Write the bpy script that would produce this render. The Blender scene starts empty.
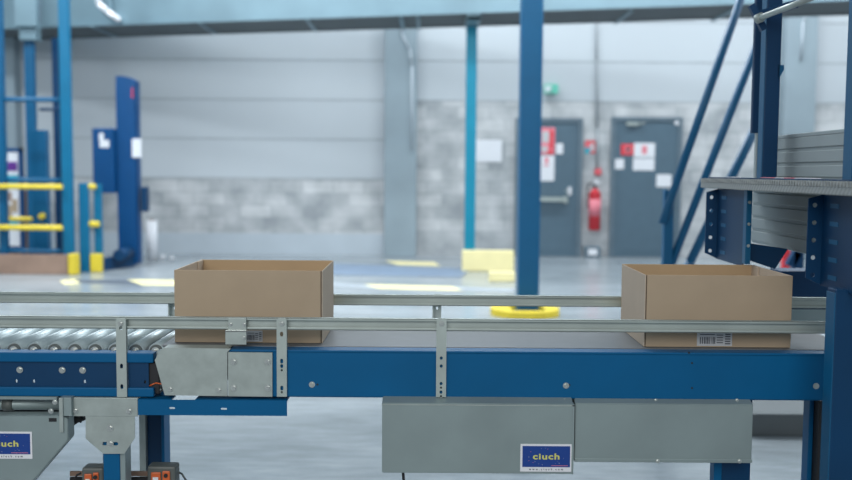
import bpy, bmesh, math, random
from mathutils import Vector, Matrix
random.seed(7)
PI = math.pi
scn = bpy.context.scene
COL = scn.collection
# ------------------------------------------------------------------ camera
F = 930.0
CAMLOC = Vector((0, 0, 1.35))
ROT = Matrix.Rotation(math.radians(90 - 4.18), 3, 'X') @ Matrix.Rotation(math.radians(0.4), 3, 'Z')
cd = bpy.data.cameras.new('camera'); cam = bpy.data.objects.new('camera', cd); COL.objects.link(cam)
cam.matrix_world = Matrix.Translation(CAMLOC) @ ROT.to_4x4()
cd.sensor_width = 36; cd.lens = F / 852 * 36; cd.clip_end = 200; cd.clip_start = .05
cd.dof.use_dof = True; cd.dof.focus_distance = 2.72; cd.dof.aperture_fstop = 2.0
scn.camera = cam

def at(px, py, Y):
    d = ROT @ Vector((px - 426, 240 - py, -F)); return CAMLOC + d * (Y / d.y)
def atz(px, py, Z=0.0):
    d = ROT @ Vector((px - 426, 240 - py, -F)); return CAMLOC + d * ((Z - CAMLOC.z) / d.z)
def X(px, Y, py=240): return at(px, py, Y).x
def Z(py, Y, px=426): return at(px, py, Y).z

# ------------------------------------------------------------------ materials
def new_mat(name):
    m = bpy.data.materials.new(name); m.use_nodes = True
    nt = m.node_tree; b = nt.nodes['Principled BSDF']; return m, nt, b
def paint(name, col, rough=.4, metal=0.0, var=.12, scale=6.0, bump=0.0, spec=.5):
    m, nt, b = new_mat(name); N = nt.nodes; L = nt.links
    tc = N.new('ShaderNodeTexCoord'); n = N.new('ShaderNodeTexNoise'); n.inputs['Scale'].default_value = scale; n.inputs['Detail'].default_value = 5
    L.new(tc.outputs['Object'], n.inputs['Vector'])
    r = N.new('ShaderNodeValToRGB'); c = Vector(col)
    r.color_ramp.elements[0].position = .3; r.color_ramp.elements[1].position = .7
    r.color_ramp.elements[0].color = (*(c * (1 - var)), 1); r.color_ramp.elements[1].color = (*(c * (1 + var)), 1)
    L.new(n.outputs['Fac'], r.inputs['Fac']); L.new(r.outputs['Color'], b.inputs['Base Color'])
    b.inputs['Roughness'].default_value = rough; b.inputs['Metallic'].default_value = metal
    b.inputs['Specular IOR Level'].default_value = spec
    if bump:
        bp = N.new('ShaderNodeBump'); bp.inputs['Strength'].default_value = bump; bp.inputs['Distance'].default_value = .002
        L.new(n.outputs['Fac'], bp.inputs['Height']); L.new(bp.outputs['Normal'], b.inputs['Normal'])
    return m
M = {}
M['blue'] = paint('blue_paint', (.0005, .094, .235), .45, var=.06, spec=.2)
M['navy'] = paint('navy_paint', (.0008, .037, .105), .45, var=.08, spec=.3)
M['post_blue'] = paint('post_blue_paint', (.001, .09, .205), .4, var=.05, spec=.4)
M['teal'] = paint('teal_paint', (.001, .20, .31), .45, var=.05, spec=.35)
M['corner_blue'] = paint('corner_post_paint', (.001, .135, .265), .45, var=.05, spec=.35)
M['machine_blue'] = paint('machine_blue_paint', (.001, .06, .19), .42, var=.05, spec=.35)
M['galv'] = paint('galvanised_steel', (.37, .425, .41), .45, .4, .10, 25)
M['rail'] = paint('rail_steel', (.40, .46, .44), .42, .4, .07, 12)
M['cover'] = paint('cover_sheet_steel', (.26, .325, .33), .48, .4, .09, 5)
M['soffit'] = paint('shaded_duct_steel', (.10, .12, .13), .7, .2, .1, 2)  # underside shade put into the colour, darker than the casing
M['duct'] = paint('duct_sheet', (.17, .265, .315), .4, .4, .14, 1.2)
M['roller'] = paint('roller_steel', (.40, .48, .50), .42, .4, .04, 20)
M['bolt'] = paint('bolt_zinc', (.55, .58, .56), .3, .8, .05)
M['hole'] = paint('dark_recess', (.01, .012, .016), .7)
M['black'] = paint('black_rubber', (.012, .013, .016), .6)
M['belt'] = paint('belt_pvc', (.095, .11, .125), .42, 0, .06, 30)
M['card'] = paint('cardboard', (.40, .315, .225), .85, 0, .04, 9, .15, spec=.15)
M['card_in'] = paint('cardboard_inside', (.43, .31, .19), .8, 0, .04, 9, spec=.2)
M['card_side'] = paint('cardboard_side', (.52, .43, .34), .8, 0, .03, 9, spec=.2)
M['card_edge'] = paint('cardboard_edge', (.10, .075, .05), .9)
M['white'] = paint('white_paper', (.72, .74, .78), .6, var=.02)
M['label_white'] = paint('label_white', (.5, .52, .54), .5, var=.03)
M['label_ink'] = paint('label_ink', (.09, .10, .12), .6)
M['sign_blue'] = paint('sign_blue', (.005, .045, .25), .4, var=.05)
M['sign_yellow'] = paint('sign_yellow', (.62, .60, .15), .5, var=.02)
M['yellow'] = paint('yellow_paint', (.72, .56, .04), .5, var=.06)
M['pale_yellow'] = paint('worn_yellow_paint', (.85, .76, .40), .6, var=.08, scale=3)
M['red'] = paint('red_paint', (.66, .035, .05), .4, var=.04)
M['pink'] = paint('pink_print', (.75, .22, .27), .6)
M['orange'] = paint('orange_plastic', (.60, .12, .03), .4)
M['brown'] = paint('timber_brown', (.30, .20, .15), .7, var=.15, scale=4)
M['door'] = paint('door_grey', (.075, .13, .175), .5, var=.04)
M['frame_grey'] = paint('door_frame_grey', (.11, .16, .20), .5)
M['green'] = paint('sign_green', (.12, .52, .40), .5)
M['purple'] = paint('poster_purple', (.10, .02, .22), .6)
M['cyan'] = paint('poster_cyan', (.03, .35, .45), .6)
M['sensor'] = paint('grey_plastic', (.10, .115, .11), .5)
M['plinth'] = paint('plinth_concrete', (.43, .49, .54), .8, var=.06, scale=1.5)
M['concrete'] = paint('pillar_concrete', (.25, .315, .355), .8, var=.10, scale=1.3)
M['panel_alu'] = paint('aluminium_profile', (.36, .41, .42), .5, .35, .06, 4)
M['dark_mat'] = paint('dark_rubber_mat', (.08, .10, .13), .7)  # dark grey of the flat rubber mat
M['slate'] = paint('slate_floor_plate', (.20, .27, .37), .5, var=.1)
M['dull'] = paint('lead_tape', (.34, .38, .42), .6)

def floor_mat():
    m, nt, b = new_mat('polished_concrete'); N = nt.nodes; L = nt.links
    g = N.new('ShaderNodeNewGeometry'); mp = N.new('ShaderNodeMapping'); mp.inputs['Scale'].default_value = (.5, 1.1, 1)
    L.new(g.outputs['Position'], mp.inputs['Vector'])
    n = N.new('ShaderNodeTexNoise'); n.inputs['Scale'].default_value = 1.6; n.inputs['Detail'].default_value = 8; n.inputs['Roughness'].default_value = .65
    L.new(mp.outputs['Vector'], n.inputs['Vector'])
    r = N.new('ShaderNodeValToRGB'); r.color_ramp.elements[0].position = .3; r.color_ramp.elements[1].position = .72
    r.color_ramp.elements[0].color = (.225, .26, .28, 1); r.color_ramp.elements[1].color = (.375, .42, .45, 1)
    L.new(n.outputs['Fac'], r.inputs['Fac']); L.new(r.outputs['Color'], b.inputs['Base Color'])
    n2 = N.new('ShaderNodeTexNoise'); n2.inputs['Scale'].default_value = 9; n2.inputs['Detail'].default_value = 6; n2.inputs['Roughness'].default_value = .7; mp2 = N.new('ShaderNodeMapping'); mp2.inputs['Scale'].default_value = (.35, 1.6, 1); mp2.inputs['Rotation'].default_value = (0, 0, .5)
    L.new(g.outputs['Position'], mp2.inputs['Vector']); L.new(mp2.outputs['Vector'], n2.inputs['Vector'])
    r2 = N.new('ShaderNodeValToRGB'); r2.color_ramp.elements[0].position = .35; r2.color_ramp.elements[1].position = .65
    r2.color_ramp.elements[0].color = (.82, .82, .82, 1); r2.color_ramp.elements[1].color = (1.08, 1.08, 1.08, 1); L.new(n2.outputs['Fac'], r2.inputs['Fac'])
    mx = N.new('ShaderNodeMix'); mx.data_type = 'RGBA'; mx.blend_type = 'MULTIPLY'; mx.inputs['Factor'].default_value = 1
    L.new(r.outputs['Color'], mx.inputs['A']); L.new(r2.outputs['Color'], mx.inputs['B']); L.new(mx.outputs['Result'], b.inputs['Base Color'])
    b.inputs['Roughness'].default_value = .22
    return m
def block_mat():
    m, nt, b = new_mat('concrete_blockwork'); N = nt.nodes; L = nt.links
    g = N.new('ShaderNodeNewGeometry'); s = N.new('ShaderNodeSeparateXYZ'); c = N.new('ShaderNodeCombineXYZ')
    L.new(g.outputs['Position'], s.inputs[0]); L.new(s.outputs['X'], c.inputs['X']); L.new(s.outputs['Z'], c.inputs['Y'])
    br = N.new('ShaderNodeTexBrick'); br.inputs['Scale'].default_value = 1
    br.inputs['Brick Width'].default_value = .5; br.inputs['Row Height'].default_value = .2; br.inputs['Mortar Size'].default_value = .012
    br.inputs['Color1'].default_value = (.30, .33, .35, 1); br.inputs['Color2'].default_value = (.58, .60, .61, 1); br.inputs['Mortar'].default_value = (.33, .36, .38, 1)
    L.new(c.outputs[0], br.inputs['Vector'])
    n = N.new('ShaderNodeTexNoise'); n.inputs['Scale'].default_value = 2.2; n.inputs['Detail'].default_value = 6; L.new(c.outputs[0], n.inputs['Vector'])
    r = N.new('ShaderNodeValToRGB'); r.color_ramp.elements[0].position = .35; r.color_ramp.elements[1].position = .65
    r.color_ramp.elements[0].color = (.20, .225, .245, 1); r.color_ramp.elements[1].color = (.68, .69, .70, 1)
    L.new(n.outputs['Fac'], r.inputs['Fac'])
    mx = N.new('ShaderNodeMix'); mx.data_type = 'RGBA'; mx.inputs['Factor'].default_value = .42
    L.new(br.outputs['Color'], mx.inputs['A']); L.new(r.outputs['Color'], mx.inputs['B'])
    L.new(mx.outputs['Result'], b.inputs['Base Color']); b.inputs['Roughness'].default_value = .9
    return m
def grating_mat(name, c0, c1, sc):
    m, nt, b = new_mat(name); N = nt.nodes; L = nt.links
    tc = N.new('ShaderNodeTexCoord'); w = N.new('ShaderNodeTexWave'); w.bands_direction = 'DIAGONAL'; w.inputs['Scale'].default_value = sc; w.inputs['Distortion'].default_value = 1.5
    L.new(tc.outputs['Object'], w.inputs['Vector'])
    r = N.new('ShaderNodeValToRGB'); r.color_ramp.elements[0].color = (*c0, 1); r.color_ramp.elements[1].color = (*c1, 1)
    L.new(w.outputs['Fac'], r.inputs['Fac']); L.new(r.outputs['Color'], b.inputs['Base Color']); b.inputs['Roughness'].default_value = .6; b.inputs['Metallic'].default_value = .3
    return m
M['floor'] = floor_mat(); M['block'] = block_mat()
M['tread'] = grating_mat('serrated_tread', (.26, .28, .28), (.36, .38, .38), 30)
M['mesh'] = grating_mat('wire_mesh', (.10, .115, .12), (.15, .17, .18), 40)
M['cladding'] = paint('wall_cladding_panel', (.46, .505, .54), .6, var=.03, scale=.6)
M['seam'] = paint('cladding_seam', (.29, .325, .35), .7)

# ------------------------------------------------------------------ mesh helpers
class MB:
    def __init__(s): s.bm = bmesh.new(); s.mats = []
    def mi(s, m):
        if m not in s.mats: s.mats.append(m)
        return s.mats.index(m)
    def _fin(s, faces, m, smooth=False):
        i = s.mi(m)
        for f in faces: f.material_index = i; f.smooth = smooth
    def box(s, x0, x1, y0, y1, z0, z1, m, bev=0.0):
        r = bmesh.ops.create_cube(s.bm, size=1.0); vs = r['verts']
        for v in vs: v.co = Vector((x0 + (v.co.x + .5) * (x1 - x0), y0 + (v.co.y + .5) * (y1 - y0), z0 + (v.co.z + .5) * (z1 - z0)))
        fs = list({f for v in vs for f in v.link_faces}); i = s.mi(m)
        for f in fs: f.material_index = i
        if bev:
            es = list({e for v in vs for e in v.link_edges})
            bmesh.ops.bevel(s.bm, geom=es, offset=bev, segments=2, affect='EDGES', profile=.5, material=i)
        return s
    def cyl(s, p, q, r, m, seg=20, r2=None, smooth=True):
        p = Vector(p); q = Vector(q); d = q - p
        g = bmesh.ops.create_cone(s.bm, cap_ends=True, segments=seg, radius1=r, radius2=r if r2 is None else r2, depth=d.length)
        mt = Matrix.Translation((p + q) / 2) @ d.to_track_quat('Z', 'Y').to_matrix().to_4x4()
        bmesh.ops.transform(s.bm, matrix=mt, verts=g['verts'])
        fs = {f for v in g['verts'] for f in v.link_faces}; i = s.mi(m)
        for f in fs: f.material_index = i; f.smooth = smooth and len(f.verts) == 4
        return s
    def tube(s, pts, r, m, seg=10):
        for a, b in zip(pts[:-1], pts[1:]): s.cyl(a, b, r, m, seg)
        for a in pts[1:-1]:
            g = bmesh.ops.create_uvsphere(s.bm, u_segments=seg, v_segments=8, radius=r)
            bmesh.ops.translate(s.bm, vec=Vector(a), verts=g['verts'])
            s._fin({f for v in g['verts'] for f in v.link_faces}, m, True)
        return s
    def beam(s, p, q, w, h, m, bev=.0):   # rectangular bar between points
        p = Vector(p); q = Vector(q); d = q - p
        g = bmesh.ops.create_cube(s.bm, size=1.0)
        mt = Matrix.Translation((p + q) / 2) @ d.to_track_quat('Y', 'Z').to_matrix().to_4x4() @ Matrix.Diagonal((w, d.length, h, 1))
        bmesh.ops.transform(s.bm, matrix=mt, verts=g['verts'])
        s._fin({f for v in g['verts'] for f in v.link_faces}, m); return s
    def prism(s, pts, vec, m):            # planar polygon pushed along vec
        vec = Vector(vec); a = [s.bm.verts.new(p) for p in pts]; b = [s.bm.verts.new(Vector(p) + vec) for p in pts]
        fs = [s.bm.faces.new(a), s.bm.faces.new(list(reversed(b)))]
        n = len(pts)
        for k in range(n): fs.append(s.bm.faces.new([a[k], b[k], b[(k + 1) % n], a[(k + 1) % n]]))
        s._fin(fs, m); bmesh.ops.recalc_face_normals(s.bm, faces=fs); return s
    def addmesh(s, me, mt, m):
        n0 = set(s.bm.verts); s.bm.from_mesh(me); vs = [v for v in s.bm.verts if v not in n0]
        bmesh.ops.transform(s.bm, matrix=mt, verts=vs)
        s._fin({f for v in vs for f in v.link_faces}, m); return s
    def plate(s, outline, holes, t, m, frame):
        """flat sheet with real holes; outline/holes in 2D (u,v); holes = list of closed loops; frame = 4x4 matrix"""
        cu = bpy.data.curves.new('c', 'CURVE'); cu.dimensions = '2D'; cu.fill_mode = 'BOTH'; cu.extrude = t / 2
        for loop in [outline] + holes:
            sp = cu.splines.new('POLY'); sp.points.add(len(loop) - 1); sp.use_cyclic_u = True
            for k, (u, v) in enumerate(loop): sp.points[k].co = (u, v, 0, 1)
        o = bpy.data.objects.new('c', cu); me = bpy.data.meshes.new_from_object(o)
        s.addmesh(me, frame, m); bpy.data.objects.remove(o); bpy.data.meshes.remove(me); bpy.data.curves.remove(cu); return s
    def text(s, body, size, m, frame, t=.0006, bold=0.0, spacing=1.0):
        cu = bpy.data.curves.new('t', 'FONT'); cu.body = body; cu.size = size; cu.align_x = 'CENTER'; cu.align_y = 'CENTER'; cu.extrude = t; cu.offset = bold; cu.space_character = spacing
        o = bpy.data.objects.new('t', cu); me = bpy.data.meshes.new_from_object(o)
        s.addmesh(me, frame, m); bpy.data.objects.remove(o); bpy.data.meshes.remove(me); bpy.data.curves.remove(cu); return s
    def build(s, name, parent=None, **k):
        me = bpy.data.meshes.new(name)
        root = parent
        org = Vector((0, 0, 0))
        if parent is None and s.bm.verts:
            lo = Vector([min(v.co[i] for v in s.bm.verts) for i in range(3)]); hi = Vector([max(v.co[i] for v in s.bm.verts) for i in range(3)])
            org = Vector(((lo.x + hi.x) / 2, (lo.y + hi.y) / 2, lo.z))
            bmesh.ops.translate(s.bm, vec=-org, verts=s.bm.verts)
        elif parent is not None:
            w = parent
            off = Vector((0, 0, 0))
            while w is not None: off += w.location; w = w.parent
            bmesh.ops.translate(s.bm, vec=-off, verts=s.bm.verts)
        bmesh.ops.remove_doubles(s.bm, verts=s.bm.verts, dist=1e-6)
        s.bm.to_mesh(me); s.bm.free()
        for m in s.mats: me.materials.append(m)
        o = bpy.data.objects.new(name, me); COL.objects.link(o); o.location = org
        if parent is not None: o.parent = parent
        for kk, v in k.items(): o[kk] = v
        return o
def empty(name, loc, label, category, group=None):
    o = bpy.data.objects.new(name, None); COL.objects.link(o); o.location = loc; o.empty_display_size = .1
    o['label'] = label; o['category'] = category
    if group: o['group'] = group
    return o
def XZ(x=0, y=0, z=0):       # u->+X, v->+Z, sheet normal -Y
    return Matrix.Translation((x, y, z)) @ Matrix.Rotation(PI / 2, 4, 'X')
def YZ(x=0, y=0, z=0):       # u->+Y, v->+Z, normal +X
    return Matrix.Translation((x, y, z)) @ Matrix(((0, 0, 1, 0), (1, 0, 0, 0), (0, 1, 0, 0), (0, 0, 0, 1)))
def circ(u, v, r, n=14): return [(u + r * math.cos(2 * PI * k / n), v + r * math.sin(2 * PI * k / n)) for k in range(n)]
def slot(u, v, w, h, n=6):
    r = min(w, h) / 2; L = []
    if h >= w:
        for k in range(n + 1): a = PI * k / n; L.append((u + r * math.cos(a), v + h / 2 - r + r * math.sin(a)))
        for k in range(n + 1): a = PI + PI * k / n; L.append((u + r * math.cos(a), v - h / 2 + r + r * math.sin(a)))
    else:
        for k in range(n + 1): a = -PI / 2 + PI * k / n; L.append((u + w / 2 - r + r * math.cos(a), v + r * math.sin(a)))
        for k in range(n + 1): a = PI / 2 + PI * k / n; L.append((u - w / 2 + r + r * math.cos(a), v + r * math.sin(a)))
    return L
def rect(u0, u1, v0, v1): return [(u0, v0), (u1, v0), (u1, v1), (u0, v1)]
def bolt(parent, x, y, z, r=.0065, name='bolt', t=.005):
    """bolt head sticking out toward -Y from the plane y"""
    b = MB(); b.cyl((x, y, z), (x, y - t * .35, z), r * 1.25, M['bolt'], 16); b.cyl((x, y - t * .3, z), (x, y - t, z), r * .8, M['bolt'], 6, smooth=False)
    return b.build(name, parent)

# ------------------------------------------------------------------ setting
DW = 15.0
struct = dict(kind='structure')
b = MB(); b.box(-14, 16, -4, DW + .3, -.2, 0, M['floor']); b.build('floor', **struct)
zsL = Z(178, DW, 230); zsR = Z(101.5, DW, 560); zpl = Z(233, DW, 230)
pil = [(X(384, DW - .25), X(416, DW - .25)), (X(-20, DW - .25, 100), X(15, DW - .25, 100)), (X(784, DW - .25, 100), X(816, DW - .25, 100))]
xm = (pil[0][0] + pil[0][1]) / 2
W = MB()
W.box(-14, xm, DW, DW + .3, 0, zpl, M['plinth'])
W.box(-14, xm, DW, DW + .3, zpl, zsL, M['block'])
W.box(xm, 16, DW, DW + .3, 0, zsR, M['block'])
W.box(-14, xm, DW, DW + .3, zsL, 7.5, M['cladding'])
W.box(xm, 16, DW, DW + .3, zsR, 7.5, M['cladding'])
step = Z(98, DW, 230) - Z(137.5, DW, 230)
z = zsL
while z < 7.4:
    W.box(-14, xm, DW - .003, DW, z - .009, z + .009, M['seam']); z += step
z = zsR
while z < 7.4:
    W.box(xm, 16, DW - .003, DW, z - .009, z + .009, M['seam']); z += step
W.build('wall_back', **struct)
for i, (a, c) in enumerate(pil):
    b = MB(); b.box(a, c, DW - .25, DW, 0, 7.5, M['concrete'], .01); b.build('trim_%d' % (i + 1), **struct)
b = MB(); b.box(-14.2, -14, -4, DW + .3, 0, 7.5, M['cladding']); b.build('wall_left', **struct)

# duct / mezzanine edge beam
ZD = 3.40
p1 = atz(110, 37, ZD); p2 = atz(820, 15.5, ZD); d = (p2 - p1).normalized(); n = Vector((-d.y, d.x, 0))
if n.y > 0: n = -n
q1 = atz(200, 22.5, ZD); wid = abs((q1 - p1).dot(n))
A = p1 - d * 1.75; B = p2 + d * 5
duct = empty('overhead_duct', (A + B) / 2, 'long pale blue grey sheet steel duct crossing the top of the hall', 'duct')
def dq(a, b_, n0, n1, z0): return [a + n * n0 + Vector((0, 0, z0)), b_ + n * n0 + Vector((0, 0, z0)), b_ + n * n1 + Vector((0, 0, z0)), a + n * n1 + Vector((0, 0, z0))]
b = MB(); b.prism(dq(A, B, 0, wid, 0.03), (0, 0, .9), M['duct']); b.build('casing', duct)
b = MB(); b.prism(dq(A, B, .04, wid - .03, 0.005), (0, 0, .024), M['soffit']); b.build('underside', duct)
b = MB(); b.prism(dq(A, B, wid - .03, wid + .02, 0), (0, 0, .05), M['duct']); b.build('edge_flange', duct)
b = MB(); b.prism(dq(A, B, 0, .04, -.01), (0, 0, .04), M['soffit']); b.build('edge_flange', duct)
def near_pt(px): 
    p = atz(px, 22.5 + (px - 200) * (7 - 22.5) / 535, ZD); return p
for px in (91, 199, 307, 401, 418, 632, 738):
    p = near_pt(px); b = MB(); b.beam(p + Vector((0, .03, -.005)), p + Vector((0, wid / abs(n.y) - .02, -.005)), .05, .02, M['duct']); b.build('rib', duct)
for px in (17, 41, 112, 470, 690):
    p = near_pt(px); b = MB(); c = p + n * .02 + Vector((0, 0, .06)); b.prism([c - d * .02, c + d * .02, c + d * .02 + n * .02, c - d * .02 + n * .02], (0, 0, .8), M['frame_grey'] if px < 60 else M['duct']); b.build('joint_flange', duct)
yp = near_pt(100).y - .12
b = MB(); b.tube([at(96, -8, yp), at(99, 4, yp), at(108, 12, yp), at(118, 19, yp), at(118, 19, yp + .1)], .04, M['white']); b.build('spray_pipe', duct, label='short bent white pipe')

# conduits on pillars
def conduit(pts, lab):
    b = MB(); b.tube([at(x, y, DW - .268) for x, y in pts], .018, M['plinth'], 8); b.build('cable', None, label=lab, category='cable')
conduit([(400, 14), (402, 34), (410, 50), (412, 66), (412, 150)], 'thin grey cable curving down the central concrete pillar')
conduit([(806, 14), (803, 22), (801, 60)], 'thin grey conduit on the concrete pillar at far right')
b = MB(); b.tube([at(597, y, DW - .03) for y in (12, 60, 128, 170)], .018, M['seam'], 8); b.build('wall_conduit', None, label='vertical grey conduit on the wall above the fire extinguisher', category='conduit')

# ------------------------------------------------------------------ doors in the back wall
def door(idx, x0, x1, ytop):
    Y = DW; xa = X(x0, Y, 190); xb = X(x1, Y, 190); zt = Z(ytop, Y, (x0 + x1) / 2)
    b = MB(); b.box(xa, xb, Y - .03, Y, 0.005, zt, M['door'], .006); b.box(xa + .08, xb - .08, Y - .036, Y - .03, .1, zt - .1, M['door'], .002)
    dd = b.build('door_%d' % idx, **struct)
    b = MB()
    b.box(xa - .07, xa, Y - .05, Y, 0, zt + .07, M['frame_grey'], .005); b.box(xb, xb + .07, Y - .05, Y, 0, zt + .07, M['frame_grey'], .005); b.box(xa, xb, Y - .05, Y, zt, zt + .07, M['frame_grey'], .005)
    b.build('door_frame', dd); return dd
d1 = door(1, 519, 577, 122.5); d2 = door(2, 614, 676, 121.5)
b = MB(); b.beam(at(536, 199, DW - .10), at(565, 199.5, DW - .10), .05, .07, M['galv']); b.box(X(562, DW), X(566, DW), DW - .1, DW - .02, Z(203, DW, 560), Z(196, DW, 560), M['galv']); b.box(X(534, DW), X(537, DW), DW - .1, DW - .02, Z(203, DW, 540), Z(196, DW, 540), M['galv']); b.build('push_bar', d1)
b = MB(); b.box(X(566.5, DW), X(570, DW), DW - .06, DW - .03, Z(195, DW, 568), Z(187, DW, 568), M['white'], .004); b.tube([at(568, 191, DW - .05), at(568, 191, DW - .11), at(564.5, 191, DW - .11)], .012, M['galv']); b.build('door_handle', d1)
b = MB(); b.box(X(666, DW), X(670, DW), DW - .06, DW - .03, Z(198, DW, 668), Z(188, DW, 668), M['sensor'], .004); b.tube([at(668, 191, DW - .05), at(668, 191, DW - .11), at(673, 191, DW - .11)], .014, M['galv']); b.build('door_handle', d2)
b = MB(); b.box(X(623, DW), X(634.5, DW), DW - .09, DW - .03, Z(126, DW, 628), Z(122.5, DW, 628), M['galv'], .008); b.beam(at(634, 124, DW - .06), at(645, 123, DW - .06), .02, .02, M['galv']); b.build('door_closer', d2)
b = MB(); b.box(X(671, DW), X(675, DW), DW - .05, DW - .03, Z(125, DW, 673), Z(120.5, DW, 673), M['white'], .003); b.build('hinge_cover', d2)

def sheet(name, x0, x1, y0, y1, mat, label, cat, Y=DW - .038, extra=None):
    b = MB(); pxm = (x0 + x1) / 2
    xa, xb, za, zb = X(x0, Y, y0), X(x1, Y, y0), Z(y1, Y, pxm), Z(y0, Y, pxm)
    b.box(xa, xb, Y - .006, Y, za, zb, mat, .001)
    if extra:
        for (u0, u1, v0, v1, m) in extra:
            b.box(xa + (xb - xa) * u0, xa + (xb - xa) * u1, Y - .009, Y - .006, za + (zb - za) * v0, za + (zb - za) * v1, m)
    return b.build(name, None, label=label, category=cat)
sheet('safety_poster', 540.5, 555, 127.5, 154.5, M['pink'], 'pink and red printed notice on the left grey door', 'poster', extra=[(.12, .6, .45, .85, M['label_white']), (.65, .9, .2, .9, M['red']), (.1, .5, .1, .3, M['label_white']), (.5, .9, .02, .14, M['red'])])
sheet('safety_poster', 539.5, 554.5, 155.5, 181, M['white'], 'white notice with red mark low on the left grey door', 'poster', extra=[(.3, .62, .6, .66, M['pink']), (.35, .6, .72, .92, M['pink'])])
sheet('paper_notice', 556, 563, 143.5, 154, M['white'], 'small white paper beside the pink notice on left door', 'notice')
sheet('safety_sign', 621, 634, 144, 155, M['red'], 'red square sign with pale disc on the right grey door', 'sign', extra=[(.28, .8, .2, .8, M['pink']), (.4, .7, .35, .65, M['label_white'])])
sheet('paper_notice', 634, 655, 143, 157.5, M['white'], 'white notice with pink dot, upper middle of right door', 'notice', extra=[(.38, .62, .25, .8, M['pink'])])
sheet('paper_notice', 633, 654.5, 158.5, 170.5, M['white'], 'plain white notice directly under the pink dot notice', 'notice')
sheet('paper_notice', 614.5, 624, 159, 169, M['white'], 'small white square notice at left edge of right door', 'notice')
sheet('paper_notice', 656.5, 671.5, 174.5, 187, M['white'], 'white notice above the handle of the right door', 'notice')
sheet('wall_notice', 476, 502, 140, 162, M['white'], 'large blank white sheet on blockwork left of the doors', 'notice', Y=DW - .002)
sheet('fire_sign', 585, 595.5, 140.5, 153.5, M['red'], 'red and blue fire equipment sign above the extinguisher', 'sign', Y=DW - .002, extra=[(.0, .5, 0, .45, M['cyan']), (.55, .85, .15, .8, M['label_white']), (.15, .5, .5, .8, M['pink'])])
# exit sign
Ye = DW - .1
e = MB(); e.box(X(542, Ye), X(555.5, Ye), Ye, Ye + .08, Z(93.5, Ye, 548), Z(84, Ye, 548), M['green'], .006)
e.box(X(543, Ye), X(547, Ye), Ye - .004, Ye, Z(91.5, Ye, 548), Z(86, Ye, 548), M['white']); e.cyl(at(551, 86.4, Ye), at(551, 86.4, Ye - .006), .016, M['white'], 12)
e.beam(at(551, 87.3, Ye - .003), at(550.3, 89.8, Ye - .003), .03, .006, M['white']); e.beam(at(550.3, 89.6, Ye - .003), at(552.8, 92, Ye - .003), .018, .006, M['white']); e.beam(at(550.2, 89.6, Ye - .003), at(548.5, 92, Ye - .003), .018, .006, M['white']); e.beam(at(549, 89, Ye - .003), at(553, 88, Ye - .003), .014, .006, M['white'])
e.box(X(547.5, Ye), X(549.5, Ye), Ye + .08, DW, Z(89.5, Ye, 548), Z(88, Ye, 548), M['galv'])
e.build('exit_sign', None, label='small green emergency exit sign high above the left door', category='sign')
# fire extinguisher
Yx = DW - .12
ex = empty('fire_extinguisher', (X(594, Yx), Yx, Z(230, Yx, 594)), 'red fire extinguisher hung on blockwork between the two doors', 'fire extinguisher')
b = MB(); xx = X(594, Yx); z0 = Z(230, Yx, 594); z1 = Z(193, Yx, 594); b.cyl((xx, Yx, z0), (xx, Yx, z1), .095, M['red'], 24); b.cyl((xx, Yx, z1), (xx, Yx, z1 + .07), .095, M['red'], 24, .03); b.build('cylinder', ex)
b = MB(); b.cyl((xx, Yx, Z(216, Yx, 594)), (xx, Yx, Z(199, Yx, 594)), .0965, M['pink'], 24); b.build('label_band', ex)
b = MB(); b.cyl((xx, Yx, z1 + .07), (xx, Yx, z1 + .13), .025, M['black']); b.beam((xx - .03, Yx, z1 + .14), (xx + .1, Yx, z1 + .17), .03, .02, M['white']); b.cyl((xx + .02, Yx, z1 + .19), (xx + .02, Yx - .03, z1 + .19), .03, M['white'], 14); b.build('valve', ex)
b = MB(); b.tube([(xx, Yx, z1 + .12), (xx - .09, Yx, z1 + .16), (xx - .13, Yx, z1 + .05), (xx - .11, Yx, z0 + .35)], .012, M['black']); b.build('hose', ex)
b = MB(); b.box(xx - .03, xx + .03, Yx + .08, DW, z0 + .3, z1 - .05, M['galv']); b.build('bracket', ex)
b = MB(); xx = X(598, DW - .04, 172); zz = Z(172, DW - .04, 598); b.box(xx - .05, xx + .05, DW - .07, DW, zz - .05, zz + .05, M['red'], .01); b.cyl((xx, DW - .07, zz), (xx, DW - .09, zz), .025, M['pink']); b.build('alarm_call_point', None, label='small red alarm call point just above the fire extinguisher', category='alarm button')
b = MB(); Y = DW - .15; xa, xb = X(584.5, Y, 252), X(601, Y, 252); b.box(xa, xb, Y, DW - .01, 0.001, .18, M['frame_grey'], .015); b.box(xa + .06, xb - .06, Y - .008, Y, .04, .14, M['white'], .005); b.build('floor_box', None, label='small grey box with white front on floor under extinguisher', category='box')

# ------------------------------------------------------------------ floor markings
def patch(name, pts, mat, label, cat, h=.004):
    b = MB(); P = [atz(x, y, 0) for x, y in pts]; P = [Vector((p.x, p.y, 0.0005)) for p in P]
    b.prism(P, (0, 0, h), mat); return b.build(name, None, label=label, category=cat)
patch('floor_plate', [(300, 265), (330, 264), (470, 269.5), (462, 277), (330, 275), (300, 274)], M['slate'], 'wide blue grey plate on the floor behind the left box', 'floor plate', .012)
patch('floor_tape', [(385, 261), (434, 262.5), (440, 266), (398, 265)], M['pale_yellow'], 'yellow tape at the rear, beyond the blue grey plate', 'floor tape')
patch('floor_tape', [(364, 284.8), (452, 287), (462, 290.5), (378, 288.5)], M['pale_yellow'], 'long yellow tape in front of the blue grey plate', 'floor tape')
patch('floor_strip', [(325, 283), (364, 284.8), (378, 288.5), (325, 286)], M['dull'], 'grey strip on floor left of the long yellow tape', 'floor strip')
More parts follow.
